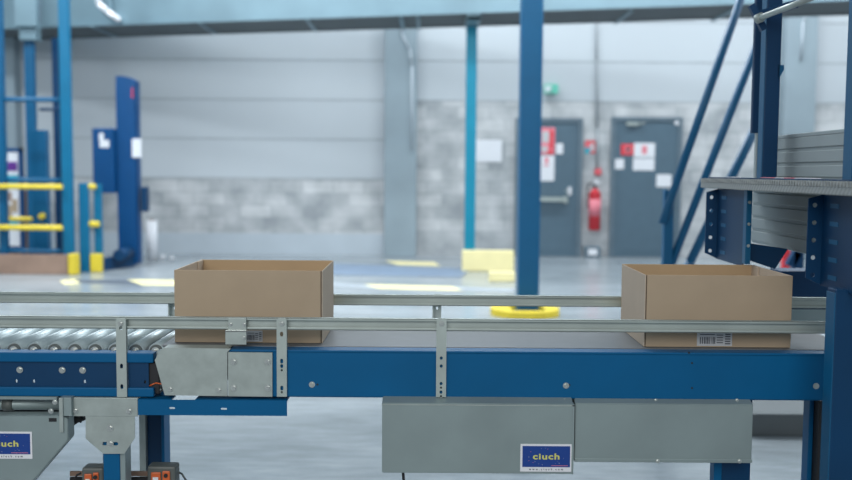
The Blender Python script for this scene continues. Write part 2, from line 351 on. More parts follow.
patch('floor_strip', [(452, 287), (515, 289), (515, 292), (462, 290.5)], M['dull'], 'grey strip on floor right of the long yellow tape', 'floor strip')
patch('floor_tape', [(128, 280), (200, 281), (200, 285.5), (142, 285)], M['pale_yellow'], 'yellow tape on floor running behind left box', 'floor tape')
patch('floor_mat', [(76, 280), (124, 279.5), (142, 285), (82, 283)], M['dark_mat'], 'thin dark mat on floor between two yellow tapes', 'mat')
patch('floor_tape', [(60, 281), (74, 280), (80, 283.5), (64, 284.5)], M['pale_yellow'], 'short yellow tape left of the dark floor mat', 'floor tape')

# ------------------------------------------------------------------ posts in the hall
def post(name, xt, yt, xb, yb, wpx, mat, label, D, ztop=None, base=None):
    xc = X((xt + xb) / 2, D, (yt + yb) / 2); w = wpx / F * D; zt = ztop if ztop else Z(yt, D, xt)
    return xc, w, zt
# big blue centre post
D = 8.8; xc = X(529.5, D, 150); w = .20
t = empty('steel_post', (xc, D, 0), 'thick dark blue post rising in front of left grey door', 'post')
b = MB(); b.box(xc - w / 2, xc + w / 2, D - w / 2, D + w / 2, .02, 5.2, M['post_blue'], .012); b.build('shaft', t)
b = MB(); b.box(xc - .15, xc + .15, D - .15, D + .15, 0, .02, M['post_blue'], .004); b.build('base_plate', t)
g = MB()
xg = X(525, D, 313); ring = [(xg + .33 * math.cos(a), D + .02 + .33 * math.sin(a)) for a in [2 * PI * k / 24 for k in range(24)]]
hole = rect(xc - .155, xc + .155, D - .155, D + .155)
g.plate(ring, [hole], .06, M['yellow'], Matrix.Translation((0, 0, .032))); g.build('post_guard', None, label='yellow ring shaped guard on floor around thick blue post', category='post guard')
# teal post
D = 12.78; xc = X(470.5, D, 150); w = .145
t = empty('steel_post', (xc, D, 0), 'slim teal post standing behind pale yellow block, under duct', 'post')
zt = 3.38
b = MB(); b.box(xc - w / 2, xc + w / 2, D - w / 2, D + w / 2, .01, zt, M['teal'], .008); b.build('shaft', t)
b = MB(); b.box(xc - .08, xc + .08, D - .074, D + .13, 0, .01, M['teal']); b.build('base_plate', t)
D2 = 11.25; 
b = MB(); yn = near_pt(474).y - .03; a = at(466.5, 24, yn); c = at(481, 11, yn); b.box(a.x, c.x, yn - .04, yn - .005, ZD - .09, c.z, M['duct'], .01); b.box(a.x, c.x, yn - .04, 12.86, ZD - .09, ZD - .02, M['duct'], .01); b.build('top_bracket', t)
b = MB(); a = atz(462, 271.5, 0); c = atz(514, 273, 0); y = a.y; zt = Z(250.5, y, 490); b.box(a.x, X(514, y, 265), y, y + .1, 0.001, zt, M['pale_yellow'], .015)
b.build('barrier_block', None, label='pale yellow protective barrier at foot of teal post', category='barrier')
a = atz(489, 282, 0); b = MB(); b.box(a.x, X(515, a.y, 278), a.y, a.y + .12, 0.001, Z(272, a.y, 500), M['pale_yellow'], .015); b.build('barrier_block', None, label='lower pale yellow block in front of the taller yellow barrier', category='barrier')

# ------------------------------------------------------------------ left enclosure
D = 12.0
def vbar(mb, px, wpx, D, yt, yb, mat, dep=None, pz=None):
    x0 = X(px - wpx / 2, D, 190); x1 = X(px + wpx / 2, D, 190)
    za = Z(yb, D, px) if yb < 900 else 0.0; zb = Z(yt, D, px)
    mb.box(x0, x1, D, D + (dep or (x1 - x0)), max(za, 0.0), zb, mat, .006)
def bluepost(name, px, wpx, D, yt, mat, parent=None, label=None):
    b = MB(); vbar(b, px, wpx, D, yt, 999, mat, .1)
    return b.build(name, parent, **(dict(label=label, category='post') if parent is None else {}))
def hbar(mb, x0, x1, y, r, D, mat):
    a = at(x0, y, D); c = at(x1, y, D); zm = (a.z + c.z) / 2; mb.cyl((a.x, D, zm), (c.x, D, zm), r, mat, 14)
bluepost('steel_post', 57.5, 6, 13.6, 38, M['navy'], None, 'thin dark blue post just behind the tall corner post')
o = bluepost('steel_post', 31.5, 9, 13.2, 41, M['post_blue'], None, 'blue post with pale bracket on top inside the enclosure')
b = MB(); a = at(22, 41, 13.2); c = at(38.5, 27, 13.2); b.box(a.x, c.x, 13.1, 13.3, a.z, c.z, M['duct'], .01)
a = at(19, 28, 13.15); c = at(40, -10, 13.15); b.box(a.x, c.x, 13.0, 13.1, a.z, c.z, M['duct'], .01); b.build('top_bracket', o)
en = empty('guard_enclosure', (X(30, 12, 250), 12.0, 0), 'blue posts with yellow rails and brown kick board at far left', 'barrier')
bluepost('post', 66.5, 9.5, 12.05, -60, M['corner_blue'], en); bluepost('post', 1.5, 7, 12.05, -60, M['post_blue'], en)
b = MB(); hbar(b, -30, 62, 99.5, .03, 12.1, M['post_blue']); b.build('blue_rail', en)
b = MB(); hbar(b, -30, 62, 180, .03, 12.1, M['post_blue']); b.build('blue_rail', en)
b = MB(); hbar(b, 40, 62, 109.5, .02, 12.3, M['navy']); b.build('blue_rail', en)
b = MB(); hbar(b, -30, 62, 251, .03, 12.1, M['post_blue']); b.build('blue_rail', en)
b = MB(); hbar(b, -30, 62, 186.5, .034, 11.98, M['yellow']); b.build('yellow_rail', en)
b = MB(); hbar(b, -30, 62, 227.5, .036, 11.98, M['yellow']); b.build('yellow_rail', en)
b = MB(); b.box(X(-40, 11.9, 265), X(67.5, 11.9, 265), 11.9, 11.94, 0.002, Z(254.5, 11.9, 30), M['brown'], .004); b.build('kick_board', en)
b = MB(); b.box(X(68.5, 11.9, 265), X(76, 11.9, 265), 11.88, 12.04, 0.002, Z(254, 11.9, 72), M['yellow'], .01); b.build('corner_guard', en)
gp = empty('gate_panel', (X(39, 12.6, 200), 12.6, 0), 'broad blue panel with yellow knob and short yellow rail inside enclosure', 'panel')
b = MB(); vbar(b, 39.5, 15, 12.6, 130, 999, M['post_blue'], .12); b.build('panel', gp)
b = MB(); a = at(43, 216, 12.6); b.cyl((a.x, 12.6, a.z), (a.x, 12.53, a.z), .04, M['yellow']); b.build('knob', gp)
b = MB(); hbar(b, 5, 32, 219, .03, 12.57, M['yellow']); b.build('yellow_rail', gp)
gt = empty('safety_gate', (X(90, 12.2, 250), 12.2, 0), 'small teal gate with two short yellow rails beside control cabinet', 'gate')
b = MB(); vbar(b, 83, 9.5, 12.2, 183, 999, M['corner_blue'], .06); b.build('gate_post', gt)
b = MB(); vbar(b, 97, 7.5, 12.3, 184, 999, M['corner_blue'], .06); b.build('gate_post', gt)
b = MB(); b.box(X(90, 12.2, 262), X(101, 12.2, 262), 12.2, 12.29, 0.002, Z(254, 12.2, 96), M['yellow'], .01); b.build('yellow_foot', gt)
b = MB(); hbar(b, 86, 95.5, 186.5, .034, 12.25, M['yellow']); b.build('yellow_rail', gt)
b = MB(); hbar(b, 86.5, 99, 224, .04, 12.25, M['yellow']); b.build('yellow_rail', gt)
# poster board
D = 13.3; pb = empty('poster_board', (X(13, D), D, 0), 'blue framed board with purple and cyan printed poster behind rails', 'poster board')
b = MB(); xa, xb = X(2, D, 200), X(23, D, 200); zb = Z(148, D, 12); zc = Z(246, D, 12)
b.box(xa, xa + .04, D, D + .06, .0, zb, M['machine_blue']); b.box(xb - .04, xb, D, D + .06, .0, zb, M['machine_blue']); b.box(xa, xb, D, D + .06, zb - .05, zb, M['machine_blue']); b.box(xa + .04, xb - .04, D + .02, D + .05, zc - .1, zb - .05, M['machine_blue']); b.build('board_frame', pb)
b = MB(); xa += .04; xb -= .06; h = zb - .06 - zc
b.box(xa, xb, D + .005, D + .02, zc, zb - .06, M['white'])
for u0, u1, v0, v1, m in [(0, .95, .80, .90, 'purple'), (0, 1, .66, .76, 'cyan'), (.1, .6, .62, .66, 'white'), (.1, .5, .48, .58, 'brown'), (.5, .9, .36, .5, 'card'), (.1, .5, .3, .44, 'card'), (0, .95, .22, .30, 'cyan')]:
    b.box(xa + (xb - xa) * u0, xa + (xb - xa) * u1, D, D + .005, zc + h * v0, zc + h * v1, M[m])
b.build('poster', pb)
b = MB(); D = 13.6; b.box(X(6, D), X(33, D), D, D + .4, 0.001, Z(236, D, 20), M['brown'], .01); b.box(X(24, D), X(33, D), D, D + .4, Z(236, D, 20), Z(190, D, 20), M['brown'], .01); b.build('wooden_crate', None, label='brown wooden crate standing behind the framed poster board', category='crate')

# ------------------------------------------------------------------ stretch wrapping machine
D = 13.0; ma = empty('wrapping_machine', (X(128, D), D, 0), 'tall dark blue wrapping machine mast with control cabinet', 'machine')
xa, xb = X(117, D, 170), X(135.5, D, 170); zt = Z(76, D, 128)
b = MB(); pr = [(xa, 0.03), (xb, 0.03), (xb, zt - .06), (xb - .08, zt - .015), (xa + .1, zt), (xa, zt)]
b.prism([Vector((u, D, v)) for u, v in pr], (0, .26, 0), M['machine_blue']); b.build('mast', ma)
b = MB(); b.box(xb, xb + .02, D + .04, D + .2, .05, zt - .1, M['machine_blue'], .01); b.build('carriage_track', ma)
b = MB(); b.box(X(140.5, D, 200), X(145.5, D, 200), D + .03, D + .2, Z(212, D, 145), Z(187, D, 145), M['navy'], .01); b.build('film_carriage', ma)
b = MB(); b.box(X(95.5, D, 160), X(116, D, 160), D - .12, D + .2, Z(193, D, 106), Z(128.5, D, 106), M['machine_blue'], .012); o = b.build('control_cabinet', ma)
b = MB(); Y = D - .122
b.box(X(101, Y), X(105.5, Y), Y - .003, Y, Z(140, Y, 103), Z(133, Y, 103), M['white']); b.box(X(101.5, Y), X(111, Y), Y - .003, Y, Z(147.5, Y, 106), Z(140, Y, 106), M['white']); b.build('instruction_label', o)
b = MB(); b.box(X(134, D), X(143, D), D - .03, D, Z(157.5, D, 138), Z(139, D, 138), M['white'], .004); b.build('paper_notice', ma)
b = MB(); b.box(X(134, D), X(135.3, D), D - .006, D, Z(98, D, 138), Z(88, D, 138), M['red']); b.build('red_sticker', ma)
b = MB(); a = atz(103.5, 271, 0); c = atz(135, 266.3, 0)
b.prism([Vector((a.x, a.y, .0)), Vector((c.x, c.y, 0)), Vector((c.x, c.y + .02, 0)), Vector((a.x, c.y + .02, 0))], (0, 0, .17), M['navy']); b.cyl((a.x + .16, a.y + .14, .20), (c.x - .06, c.y - .05, .20), .08, M['navy'], 14); b.build('machine_base', ma)
b = MB(); D = 13.9; x = X(152, D, 240); b.cyl((x, D, 0.002), (x, D, Z(220.5, D, 152)), .082, M['white'], 20); b.cyl((x, D, Z(220.5, D, 152)), (x, D, Z(219.5, D, 152)), .03, M['brown'], 12); b.build('film_roll', None, label='upright white roll of film on floor beside wrapping machine', category='roll')
for (px, py, r, lab) in [(163, 259, .05, 'small white scrap on the floor right of the film roll'), (172, 260, .04, 'smaller pale scrap further right of the film roll')]:
    a = atz(px, py, 0); b = MB(); g = bmesh.ops.create_icosphere(b.bm, subdivisions=2, radius=r)
    for v in g['verts']: v.co += v.normal * random.uniform(-.012, .012); v.co.z *= .7; v.co += Vector((a.x, a.y, r * .7))
    b._fin({f for v in g['verts'] for f in v.link_faces}, M['white']); b.build('plastic_scrap', None, label=lab, category='scrap')

# ------------------------------------------------------------------ blue stair with steep handrails (behind conveyor, right)
D = 6.0
st = empty('steep_stair', (X(690, D), D, 0), 'blue tubular steep stair handrail rising right beyond the conveyor', 'stair')
def seg(x0, y0, x1, y1, D0, r, name, ext=0.0, mat=None):
    a = at(x0, y0, D0); c = at(x1, y1, D0); dd = (c - a); a = a - dd * 0; c = c + dd * ext
    b = MB(); b.cyl(a, c, r, mat or M['post_blue'], 16); return b.build(name, st)
seg(662, 224, 740.5, 0, D - .058, .026, 'handrail', .12)
seg(672, 262, 751, 60, D, .026, 'mid_rail', .33)
seg(690, 262, 752, 135, D, .030, 'lower_rail', .12)
a = at(672, 262, D); c = at(690, 262, D)
b = MB(); xx = X(667.5, D, 230); b.box(xx - .03, xx + .03, D - .03, D + .03, 0, Z(190, D, 667), M['post_blue'], .005); b.build('newel_post', st)
b = MB(); dd = at(672, 262, D) - at(751, 60, D); e2 = a + dd * (a.z / -dd.z) * .0
b.cyl(a, a + Vector((dd.x, 0, dd.z)) * (a.z - .03) / -dd.z, .026, M['post_blue']); b.build('mid_rail_foot', st)
dd = at(690, 262, D) - at(752, 135, D)
b = MB(); b.cyl(c, c + Vector((dd.x, 0, dd.z)) * (c.z - .03) / -dd.z, .03, M['post_blue']); b.build('lower_rail_foot', st)
# ------------------------------------------------------------------ elevated tread platform with frame (right)
pf = empty('tread_platform', (1.15, 2.8, 0), 'dark blue steel frame with serrated tread deck straddling conveyor at right', 'platform')
XL = 1.0
b = MB(); zt = 1.333
b.box(XL, 1.42, 1.95, 3.40, zt - .033, zt, M['tread'], .003)
k = 1.97
while k < 3.38:
    b.box(XL - .003, XL + .004, k, k + .009, zt - .012, zt + .002, M['tread']); k += .018
b.build('tread_deck', pf)
b = MB(); b.box(XL + .02, XL + .045, 2.25, 3.36, zt, zt + .006, M['navy']); b.build('deck_edge_strip', pf)
for y0, y1, m in [(2.55, 2.66, 'white'), (2.68, 2.74, 'pink'), (2.77, 2.81, 'white'), (2.85, 2.93, 'pink'), (3.2, 3.26, 'white')]:
    b = MB(); b.box(XL + .05, XL + .08, y0, y1, zt, zt + .008, M[m]); b.build('warning_mark', pf)
# ribbed side panel
def ribbed(z0, z1, y0, y1, X0, name):
    b = MB(); b.box(X0, X0 + .03, y0, y1, z0, z1, M['panel_alu'], .002)
    z = z0 + .01
    while z < z1 - .02:
        b.box(X0 - .006, X0, y0, y1, z, z + .035, M['panel_alu'], .002); z += .046
    b.box(X0 - .008, X0 + .038, y0, y1, z1 - .012, z1, M['panel_alu'], .002)
    return b.build(name, pf)
ribbed(zt, 1.482, 2.15, 3.3, 1.2, 'side_panel')
ribbed(1.10, zt - .033, 2.25, 3.42, 1.2, 'side_panel')
# brackets with holes
def bracket(Yf, Xf, Yn):
    # Yf: plane of holed flange, Yn: near end of web
    z0, z1 = 1.05, 1.298
    root = None
    w = .044
    ol = [(Xf, z0 + .02), (Xf + w, z0), (Xf + w, z1), (Xf, z1 - .012)]
    hs = [circ(Xf + w * .42, z0 + .028 + .0475 * k, .0065) for k in range(5)]
    b = MB(); b.plate(ol, hs, .004, M['navy'], XZ(0, Yf, 0)); o = b.build('holed_flange', pf)
    holes = [rect(Yf - .05 - .001, Yf - .05 + .022, z0 + .028 + .0475 * k - .007, z0 + .028 + .0475 * k + .007) for k in range(5)]
    b = MB(); b.box(Xf + w - .004, Xf + w, Yn, Yf, z0, z1, M['navy'])
    for k in range(5):
        zz = z0 + .028 + .0475 * k; ym = Yf - .10
        b.box(Xf + w - .0052, Xf + w - .004, ym, ym + .05, zz - .006, zz + .006, M['post_blue'])
    b.build('web_plate', pf)
    b = MB(); b.box(Xf + w, Xf + w + .05, Yf - .002, Yf + .002, z0, z1, M['navy']); b.build('return_flange', pf)
bracket(3.30, X(705.5, 3.3, 225), 3.02)
bracket(2.52, X(806.5, 2.52, 245), 2.27)
b = MB(); xx = X(745, 3.0, 225); b.box(xx, xx + .018, 2.99, 3.02, 1.06, 1.30, M['post_blue'], .002); o = b.build('bolted_angle', pf)
for zz in (1.12, 1.19, 1.26): bolt(o, xx + .009, 2.99, zz, .004)
# gusset under panel
b = MB(); P = [at(748, 243, 3.05), at(788, 249, 3.05), at(775, 269, 3.05), at(748, 260, 3.05)]; b.prism(P, (0, .01, 0), M['navy']); b.build('gusset', pf)
# uprights
b = MB(); x0 = X(764.5, 3.1, 90); x1 = X(780, 3.1, 90); b.box(x0, x1, 3.1, 3.14, zt, 2.4, M['navy'], .003); b.box(x0 - .003, x0, 3.098, 3.14, zt, 2.4, M['post_blue'], .001)  # paler blue skin paints the light on the left face
b.build('upright', pf)
b = MB(); x0 = X(751.5, 3.3, 90); b.box(x0 + .006, x0 + .045, 3.3, 3.32, Z(133, 3.3, 756), 2.4, M['navy'], .003); b.build('rear_upright', pf)
b = MB(); x0 = X(751.5, 3.3, 150); b.box(x0 + .016, x0 + .04, 3.3, 3.32, zt, Z(133, 3.3, 756), M['panel_alu'], .002); b.build('upright_spacer', pf)
b = MB(); b.prism([at(778, 65, 3.1), at(784, 65, 3.1), at(784, 70, 3.1), at(778, 80, 3.1)], (0, .05, 0), M['post_blue']); b.build('hook', pf)
b = MB(); b.box(1.072, 1.19, 2.35, 2.40, zt, 2.4, M['navy'], .003); b.box(1.070, 1.072, 2.349, 2.40, zt, 2.4, M['post_blue'], .0008); b.build('main_column', pf)  # thin paler skin: light on the column's left face, put into colour
b = MB(); b.box(1.043, 1.16, 2.35, 2.40, 0, 1.06, M['navy'], .003); b.box(1.041, 1.0435, 2.349, 2.40, 0, 1.05, M['post_blue'], .0008); b.build('lower_column', pf)  # same painted light down the lower column's left face
b = MB(); x1 = X(813, 2.9, 440); b.box(X(808.5, 2.9, 440), x1, 2.90, 2.95, 0, Z(398, 2.9, 810), M['blue'], .003); b.box(x1, x1 + .05, 2.86, 2.94, 0, Z(398, 2.9, 810), M['black'], .002); b.build('support_leg', pf)
b = MB(); b.cyl(at(757, 19, 3.02), at(822, -6, 2.7), .009, M['galv']); b.cyl(at(757, 19, 3.02), at(762, 17, 3.0), .015, M['galv'])
b.build('cross_pipe', pf)
b = MB(); b.beam(at(762, 14, 3.06), at(796, 4, 2.95), .02, .022, M['navy']); b.beam(at(751, 5, 3.04), at(764, 30, 3.04), .018, .02, M['navy']); b.build('pipe_clamp', pf)
b = MB(); x0 = X(776, 3.55, 285); b.box(x0, x0 + .35, 3.5, 3.62, Z(324, 3.5, 800), Z(271, 3.5, 800), M['navy'], .004); b.box(x0, x0 + .35, 3.49, 3.5, Z(322, 3.5, 800), Z(309, 3.5, 800), M['cover'], .001); b.build('rear_beam', pf)
# bits seen beyond the gusset
D = 7.5; b = MB(); x = X(787, D, 258); b.box(x - .03, x + .03, D, D + .06, 0.0, Z(249, D, 787), M['red'], .01); b.box(x - .09, x + .09, D - .04, D + .1, 0, .02, M['red']); b.build('bollard', None, label='red upright marker post seen under the gusset at right', category='bollard')
D = 7.0; b = MB(); b.beam(at(789, 266, D), at(797, 252, D), .06, .06, M['navy']); b.beam(at(798, 250, D), Vector((X(798, D, 250), D, 0.0)), .07, .06, M['navy']); b.build('stair_foot', None, label='dark blue angled leg right of the red marker post', category='leg')

# floor things below right conveyor
a = atz(750, 436, 0); 
b = MB(); b.box(a.x - .02, a.x + .55, a.y, a.y + .04, .001, Z(414, a.y, 780), M['mesh'], .004); b.box(a.x - .02, a.x + .55, a.y + .04, atz(786, 415.5, 0).y - .03, Z(414, a.y, 780) - .03, Z(414, a.y, 780), M['mesh'], .004); b.build('mesh_step', None, label='low dark mesh step on floor under right conveyor end', category='step')
b = MB(); t0 = atz(786, 415.5, 0); yt = t0.y
pts = [at(767, 403, yt), at(785, 415, yt), at(830, 415, yt), at(830, 392, yt), at(783, 398, yt), at(783, 405, yt)]
pts = [Vector((p.x, yt, max(p.z, .002))) for p in pts]
b.prism(pts, (0, .18, 0), M['blue']); b.build('plastic_tray', None, label='bright blue tray on the floor beyond the low dark mesh step', category='tray')

# ------------------------------------------------------------------ belt conveyor
YF = 2.60; YB = 3.10
ZT = Z(351.5, YF, 500); ZB = Z(398.5, YF, 500); ZBELT = ZT
x0 = X(229, YF, 370); x1 = 1.25
bc = empty('belt_conveyor', ((x0 + x1) / 2, 2.85, 0), 'blue framed belt conveyor with grey belt carrying both cardboard boxes', 'conveyor')
def sideframe(ya, sgn, parent, xa, xb, z0, z1, name='side_frame', mat=M['blue']):
    # C channel: web at ya, flanges going inward (sgn)
    b = MB(); t = .004; y2 = ya + sgn * .055
    b.box(xa, xb, min(ya, ya + sgn * t), max(ya, ya + sgn * t), z0, z1, mat, .0015)
    b.box(xa, xb, min(ya, y2), max(ya, y2), z1 - .012, z1, mat, .0055)
    b.box(xa, xb, min(ya, y2), max(ya, y2), z0, z0 + t, mat, .0015)
    return b.build(name, parent)
fr = sideframe(YF, 1, bc, x0, x1, ZB, ZT)
sideframe(YB + .05, -1, bc, X(172, YB + .05, 330), x1, ZB, ZT)
xn = X(172, 2.85, 335)
b = MB(); b.box(xn, x1, YF + .057, YB - .008, ZT - .012, ZT + .001, M['belt'], .002); b.cyl((xn, YF + .057, ZT - .02), (xn, YB - .008, ZT - .02), .021, M['belt'], 24)
b.box(xn, x1, YF + .06, YB - .01, ZT - .10, ZT - .095, M['belt']); b.build('belt', bc)
b = MB(); b.box(xn + .05, x1, YF + .06, YB - .01, ZT - .03, ZT - .013, M['galv']); b.build('slider_bed', bc)
for px, py in [(312, 384.5), (566, 385.5), (816, 386)]:
    bolt(fr, X(px, YF, py), YF, Z(py, YF, px), .007)
for px, py in [(317.5, 384.5), (692, 363), (692, 388), (569.5, 385), (689, 352.8)]:
    b = MB(); xx = X(px, YF, py); zz = Z(py, YF, px); b.cyl((xx, YF + .002, zz), (xx, YF - .0006, zz), .003, M['hole'], 10); b.build('bolt_hole', fr)
# end plates
YP = YF - .004
def ploy(pts, Y): return [(X(x, Y, y), Z(y, Y, x)) for x, y in pts]
b = MB(); b.plate(ploy([(164.5, 347.5), (231, 348.5), (227.5, 352), (227.5, 396), (165, 395), (155, 360), (159.5, 351.5)], YP), [], .005, M['galv'], XZ(0, YP, 0))
b.box(X(163, YP, 347), X(229, YP, 347), YP, YF + .05, ZT + .001, ZT + .004, M['galv'], .001)
o = b.build('end_plate', bc)
for px, py in [(170.5, 389), (219, 390)]: bolt(o, X(px, YP, py), YP - .002, Z(py, YP, px), .006)
b = MB(); b.plate(ploy([(228.3, 352), (272.5, 352.5), (272.5, 396.5), (228.3, 396)], YP - .001), [], .006, M['galv'], XZ(0, YP - .001, 0)); o = b.build('joint_plate', bc)
for px in (234, 268):
    for py in (361.5, 387.5): bolt(o, X(px, YP, py), YP - .004, Z(py, YP, px), .0075)
# drive covers
def cover(xa, xb, ya, yb, Y, lip, name='drive_cover'):
    X0, X1 = X(xa, Y, 430), X(xb, Y, 430); pm = (xa + xb) / 2; z0, z1 = Z(yb, Y, pm), Z(ya, Y, pm)
    b = MB(); b.prism([Vector((X0, Y, z0)), Vector((X0, Y, z1 - lip)), Vector((X0, YF + .012, z1)), Vector((X0, YF + .3, z1)), Vector((X0, YF + .3, z0))], (X1 - X0, 0, 0), M['cover'])
    bmesh.ops.bevel(b.bm, geom=b.bm.edges[:], offset=.002, segments=2, affect='EDGES')
    return b.build(name, bc), X0, X1, z0, z1
YC = 2.565
c1, X0, X1, z0, z1 = cover(382, 573, 398.5, 473.5, YC, .015)
b = MB(); b.box(X0 - .001, X1 + .003, YC - .002, YC, z1 - .020, z1 - .017, M['galv']); b.box(X1 - .003, X1 + .003, YC - .002, YC + .05, z0, z1 - .015, M['cover']); b.build('lip_and_highlight', c1)  # pale strip paints the highlight along the cover's top edge
for px in (388, 490, 566): bolt(c1, X(px, YC, 400), YF + .002 - .008, Z(399.6, YF, px), .004)
c2, X0b, X1b, z0b, z1b = cover(575, 752.5, 399.5, 462.5, 2.575, .013)
b = MB(); b.box(X0b, X1b + .002, 2.574, 2.58, z0b, z0b + .010, M['cover'], .001); b.box(X0b, X1b, 2.578, 2.58, z1b - .020, z1b - .016, M['galv']); b.build('lip_and_highlight', c2)  # bottom lip, plus a pale strip as painted highlight near the top
for px in (658, 740): bolt(c2, X(px, 2.57, 461), 2.574, Z(461.5, 2.57, px), .005); bolt(c2, X(px, 2.57, 400), YF - .004, Z(400, YF, px), .004)
# brand sign
def brand(xa, xb, ya, yb, Y, parent):
    X0, X1 = X(xa, Y, ya), X(xb, Y, ya); pm = max((xa + xb) / 2, 10); zt, zb = Z(ya, Y, pm), Z(yb, Y, pm)
    w, h = X1 - X0, zt - zb
    b = MB(); b.box(X0, X1, Y - .0015, Y, zb, zt, M['white'])
    bx0, bx1, bz0, bz1 = X0 + w * .04, X1 - w * .035, zb + h * .17, zt - h * .07
    b.box(bx0, bx1, Y - .0025, Y - .0015, bz0, bz1, M['sign_blue'])
    cx = (bx0 + bx1) / 2; cz = (bz0 + bz1) / 2
    b.text('ciuch', h * .30, M['sign_yellow'], XZ(cx, Y - .0030, cz + h * .0) @ Matrix.Diagonal((1.38, 1, 1, 1)), .0004, .0006, 1.12)
    b.text('w w w . c i u c h . c o m', h * .105, M['label_ink'], XZ(cx, Y - .0018, zb + h * .085), .0003, .0002, 1.15)
    rnd = random.Random(3)
    for k in range(16):
        a = rnd.uniform(0, 2 * PI); u = cx + w * .40 * math.cos(a) * rnd.uniform(.75, 1.0); v = cz + h * .30 * math.sin(a) * rnd.uniform(.85, 1.05); s = rnd.uniform(.0004, .0008)
        b.box(u - s, u + s, Y - .0029, Y - .0024, v - s, v + s, M['label_white'] if k % 4 else M['pink'])
    b.box(cx + w * .1, cx + w * .42, Y - .0029, Y - .0024, bz0 + h * .045, bz0 + h * .062, M['pink'])
    return b.build('brand_sign', parent)
brand(520.5, 572, 444, 471.5, YC, c1)
# cover stains are part of steel; power cable below cover 1
b = MB(); b.tube([at(403, 472, 2.62), at(404, 484, 2.62), at(407, 500, 2.64), at(408, 540, 2.7)], .004, M['black'], 8); b.build('power_cable', bc)
# legs
xa, xb, xc_ = X(714, 2.66, 470), X(722, 2.66, 470), X(751, 2.66, 470)
b = MB(); b.box(xa, xb, 2.66, 2.70, 0, ZB, M['blue'], .002); b.box(xb, xc_, 2.665, 2.72, 0, ZB, M['navy'], .002); b.build('leg', bc)
b = MB(); b.box(X(725, 3.05, 470), X(748, 3.05, 470), 3.05, 3.10, 0, ZB, M['navy'], .002); b.build('leg', bc)

# lower blue angle beam
b = MB(); Y = YF - .008
ol = ploy([(138, 399.5), (287, 399.0), (287, 415.8), (138, 414.8)], Y); ol = [(ol[0][0], ol[0][1]), (ol[1][0], ol[0][1]), (ol[1][0], ol[3][1]), (ol[0][0], ol[3][1])]
b.plate(ol, [slot(X(172, Y, 408), Z(408, Y, 172), .018, .006), slot(X(224, Y, 409), Z(408.8, Y, 224), .018, .006)], .004, M['blue'], XZ(0, Y, 0))
zt_ = ol[0][1]; b.box(X(195, Y, 400), ol[1][0], Y, Y + .05, zt_ - .003, zt_ + .001, M['blue']); b.box(ol[0][0], X(171, Y, 400), Y, Y + .05, zt_ - .003, zt_ + .001, M['blue'])
b.build('tie_beam', bc)
# ------------------------------------------------------------------ roller conveyor
xr0 = X(-60, YF, 370); xr1 = X(148, YF, 370); xr1b = X(153.5, YF, 370)
rc = empty('roller_conveyor', ((xr0 + xr1) / 2, 2.85, 0), 'blue framed roller conveyor with bright steel rollers at left', 'conveyor')
zt_ = Z(352.6, YF, 80); zb_ = Z(396.5, YF, 80)
b = MB()
b.box(xr0, xr1b, YF - .002, YF + .045, zt_ - .028, zt_, M['blue'], .003)
b.box(xr0, xr1b, YF - .002, YF + .02, zb_, zb_ + .026, M['blue'], .003)
hl = [slot(X(px, YF, 384), Z(382, YF, 80), .006, .010) for px in (144.5, 117.5, 84, 15.5, 33)]
b.plate(rect(xr0, xr1, zb_ + .024, zt_ - .026), hl, .004, M['navy'], XZ(0, YF + .008, 0))
fr2 = b.build('side_frame', rc)
b = MB(); b.box(xr0, xr1b, YB + .05, YB + .06, zb_, zt_, M['blue'], .002); b.box(xr0, xr1b, YB + .01, YB + .06, zt_ - .006, zt_, M['blue'], .002); b.build('side_frame', rc)
for px in (19, 61.5, 82): bolt(fr2, X(px, YF, 371), YF + .006, Z(370.5, YF, 60), .0075)
pitch = 20.6 / F * 2.64; xx = X(15.3, 2.66, 348); xs = []
while xx > xr0 - .02: xx -= pitch
xx += pitch; zr = zt_ - .004
while xx < X(157, 2.66, 348):
    xs.append(xx); xx += pitch
for xx in xs:
    b = MB(); b.cyl((xx, YF + .055, zr), (xx, YB + .005, zr), .0225, M['roller'], 28); r = b.build('roller', rc)
    b = MB(); b.cyl((xx, YF + .048, zr), (xx, YF + .056, zr), .0185, M['sensor'], 20); b.cyl((xx, YF + .028, zr), (xx, YF + .05, zr), .007, M['bolt'], 6); b.cyl((xx, YF + .046, zr), (xx, YF + .05, zr), .012, M['bolt'], 16); b.build('bearing', r)
# transfer roller by the belt
b = MB(); xe = X(163, 2.66, 350); b.cyl((xe, YF + .03, zr - .006), (xe, YB, zr - .006), .013, M['roller'], 20); b.build('transfer_roller', rc)
# end of frame: black drive parts in the gap
b = MB(); g0, g1 = X(149, 2.63, 375), X(162, 2.63, 375)
b.box(X(146, 2.63, 375), X(161, 2.63, 375), 2.612, 3.05, zb_ + .005, zt_ - .03, M['black'], .003); b.cyl((X(150.5, 2.61, 356), 2.625, Z(357, 2.61, 150)), (X(150.5, 2.61, 356), 2.60, Z(357, 2.61, 150)), .008, M['bolt'], 12)
b.tube([at(149, 386, 2.61), at(156, 383, 2.61), at(162, 384, 2.61)], .002, M['orange'], 6); b.beam(at(149, 398, 2.62), at(161, 389, 2.62), .006, .004, M['galv']); b.build('drive_end', rc)
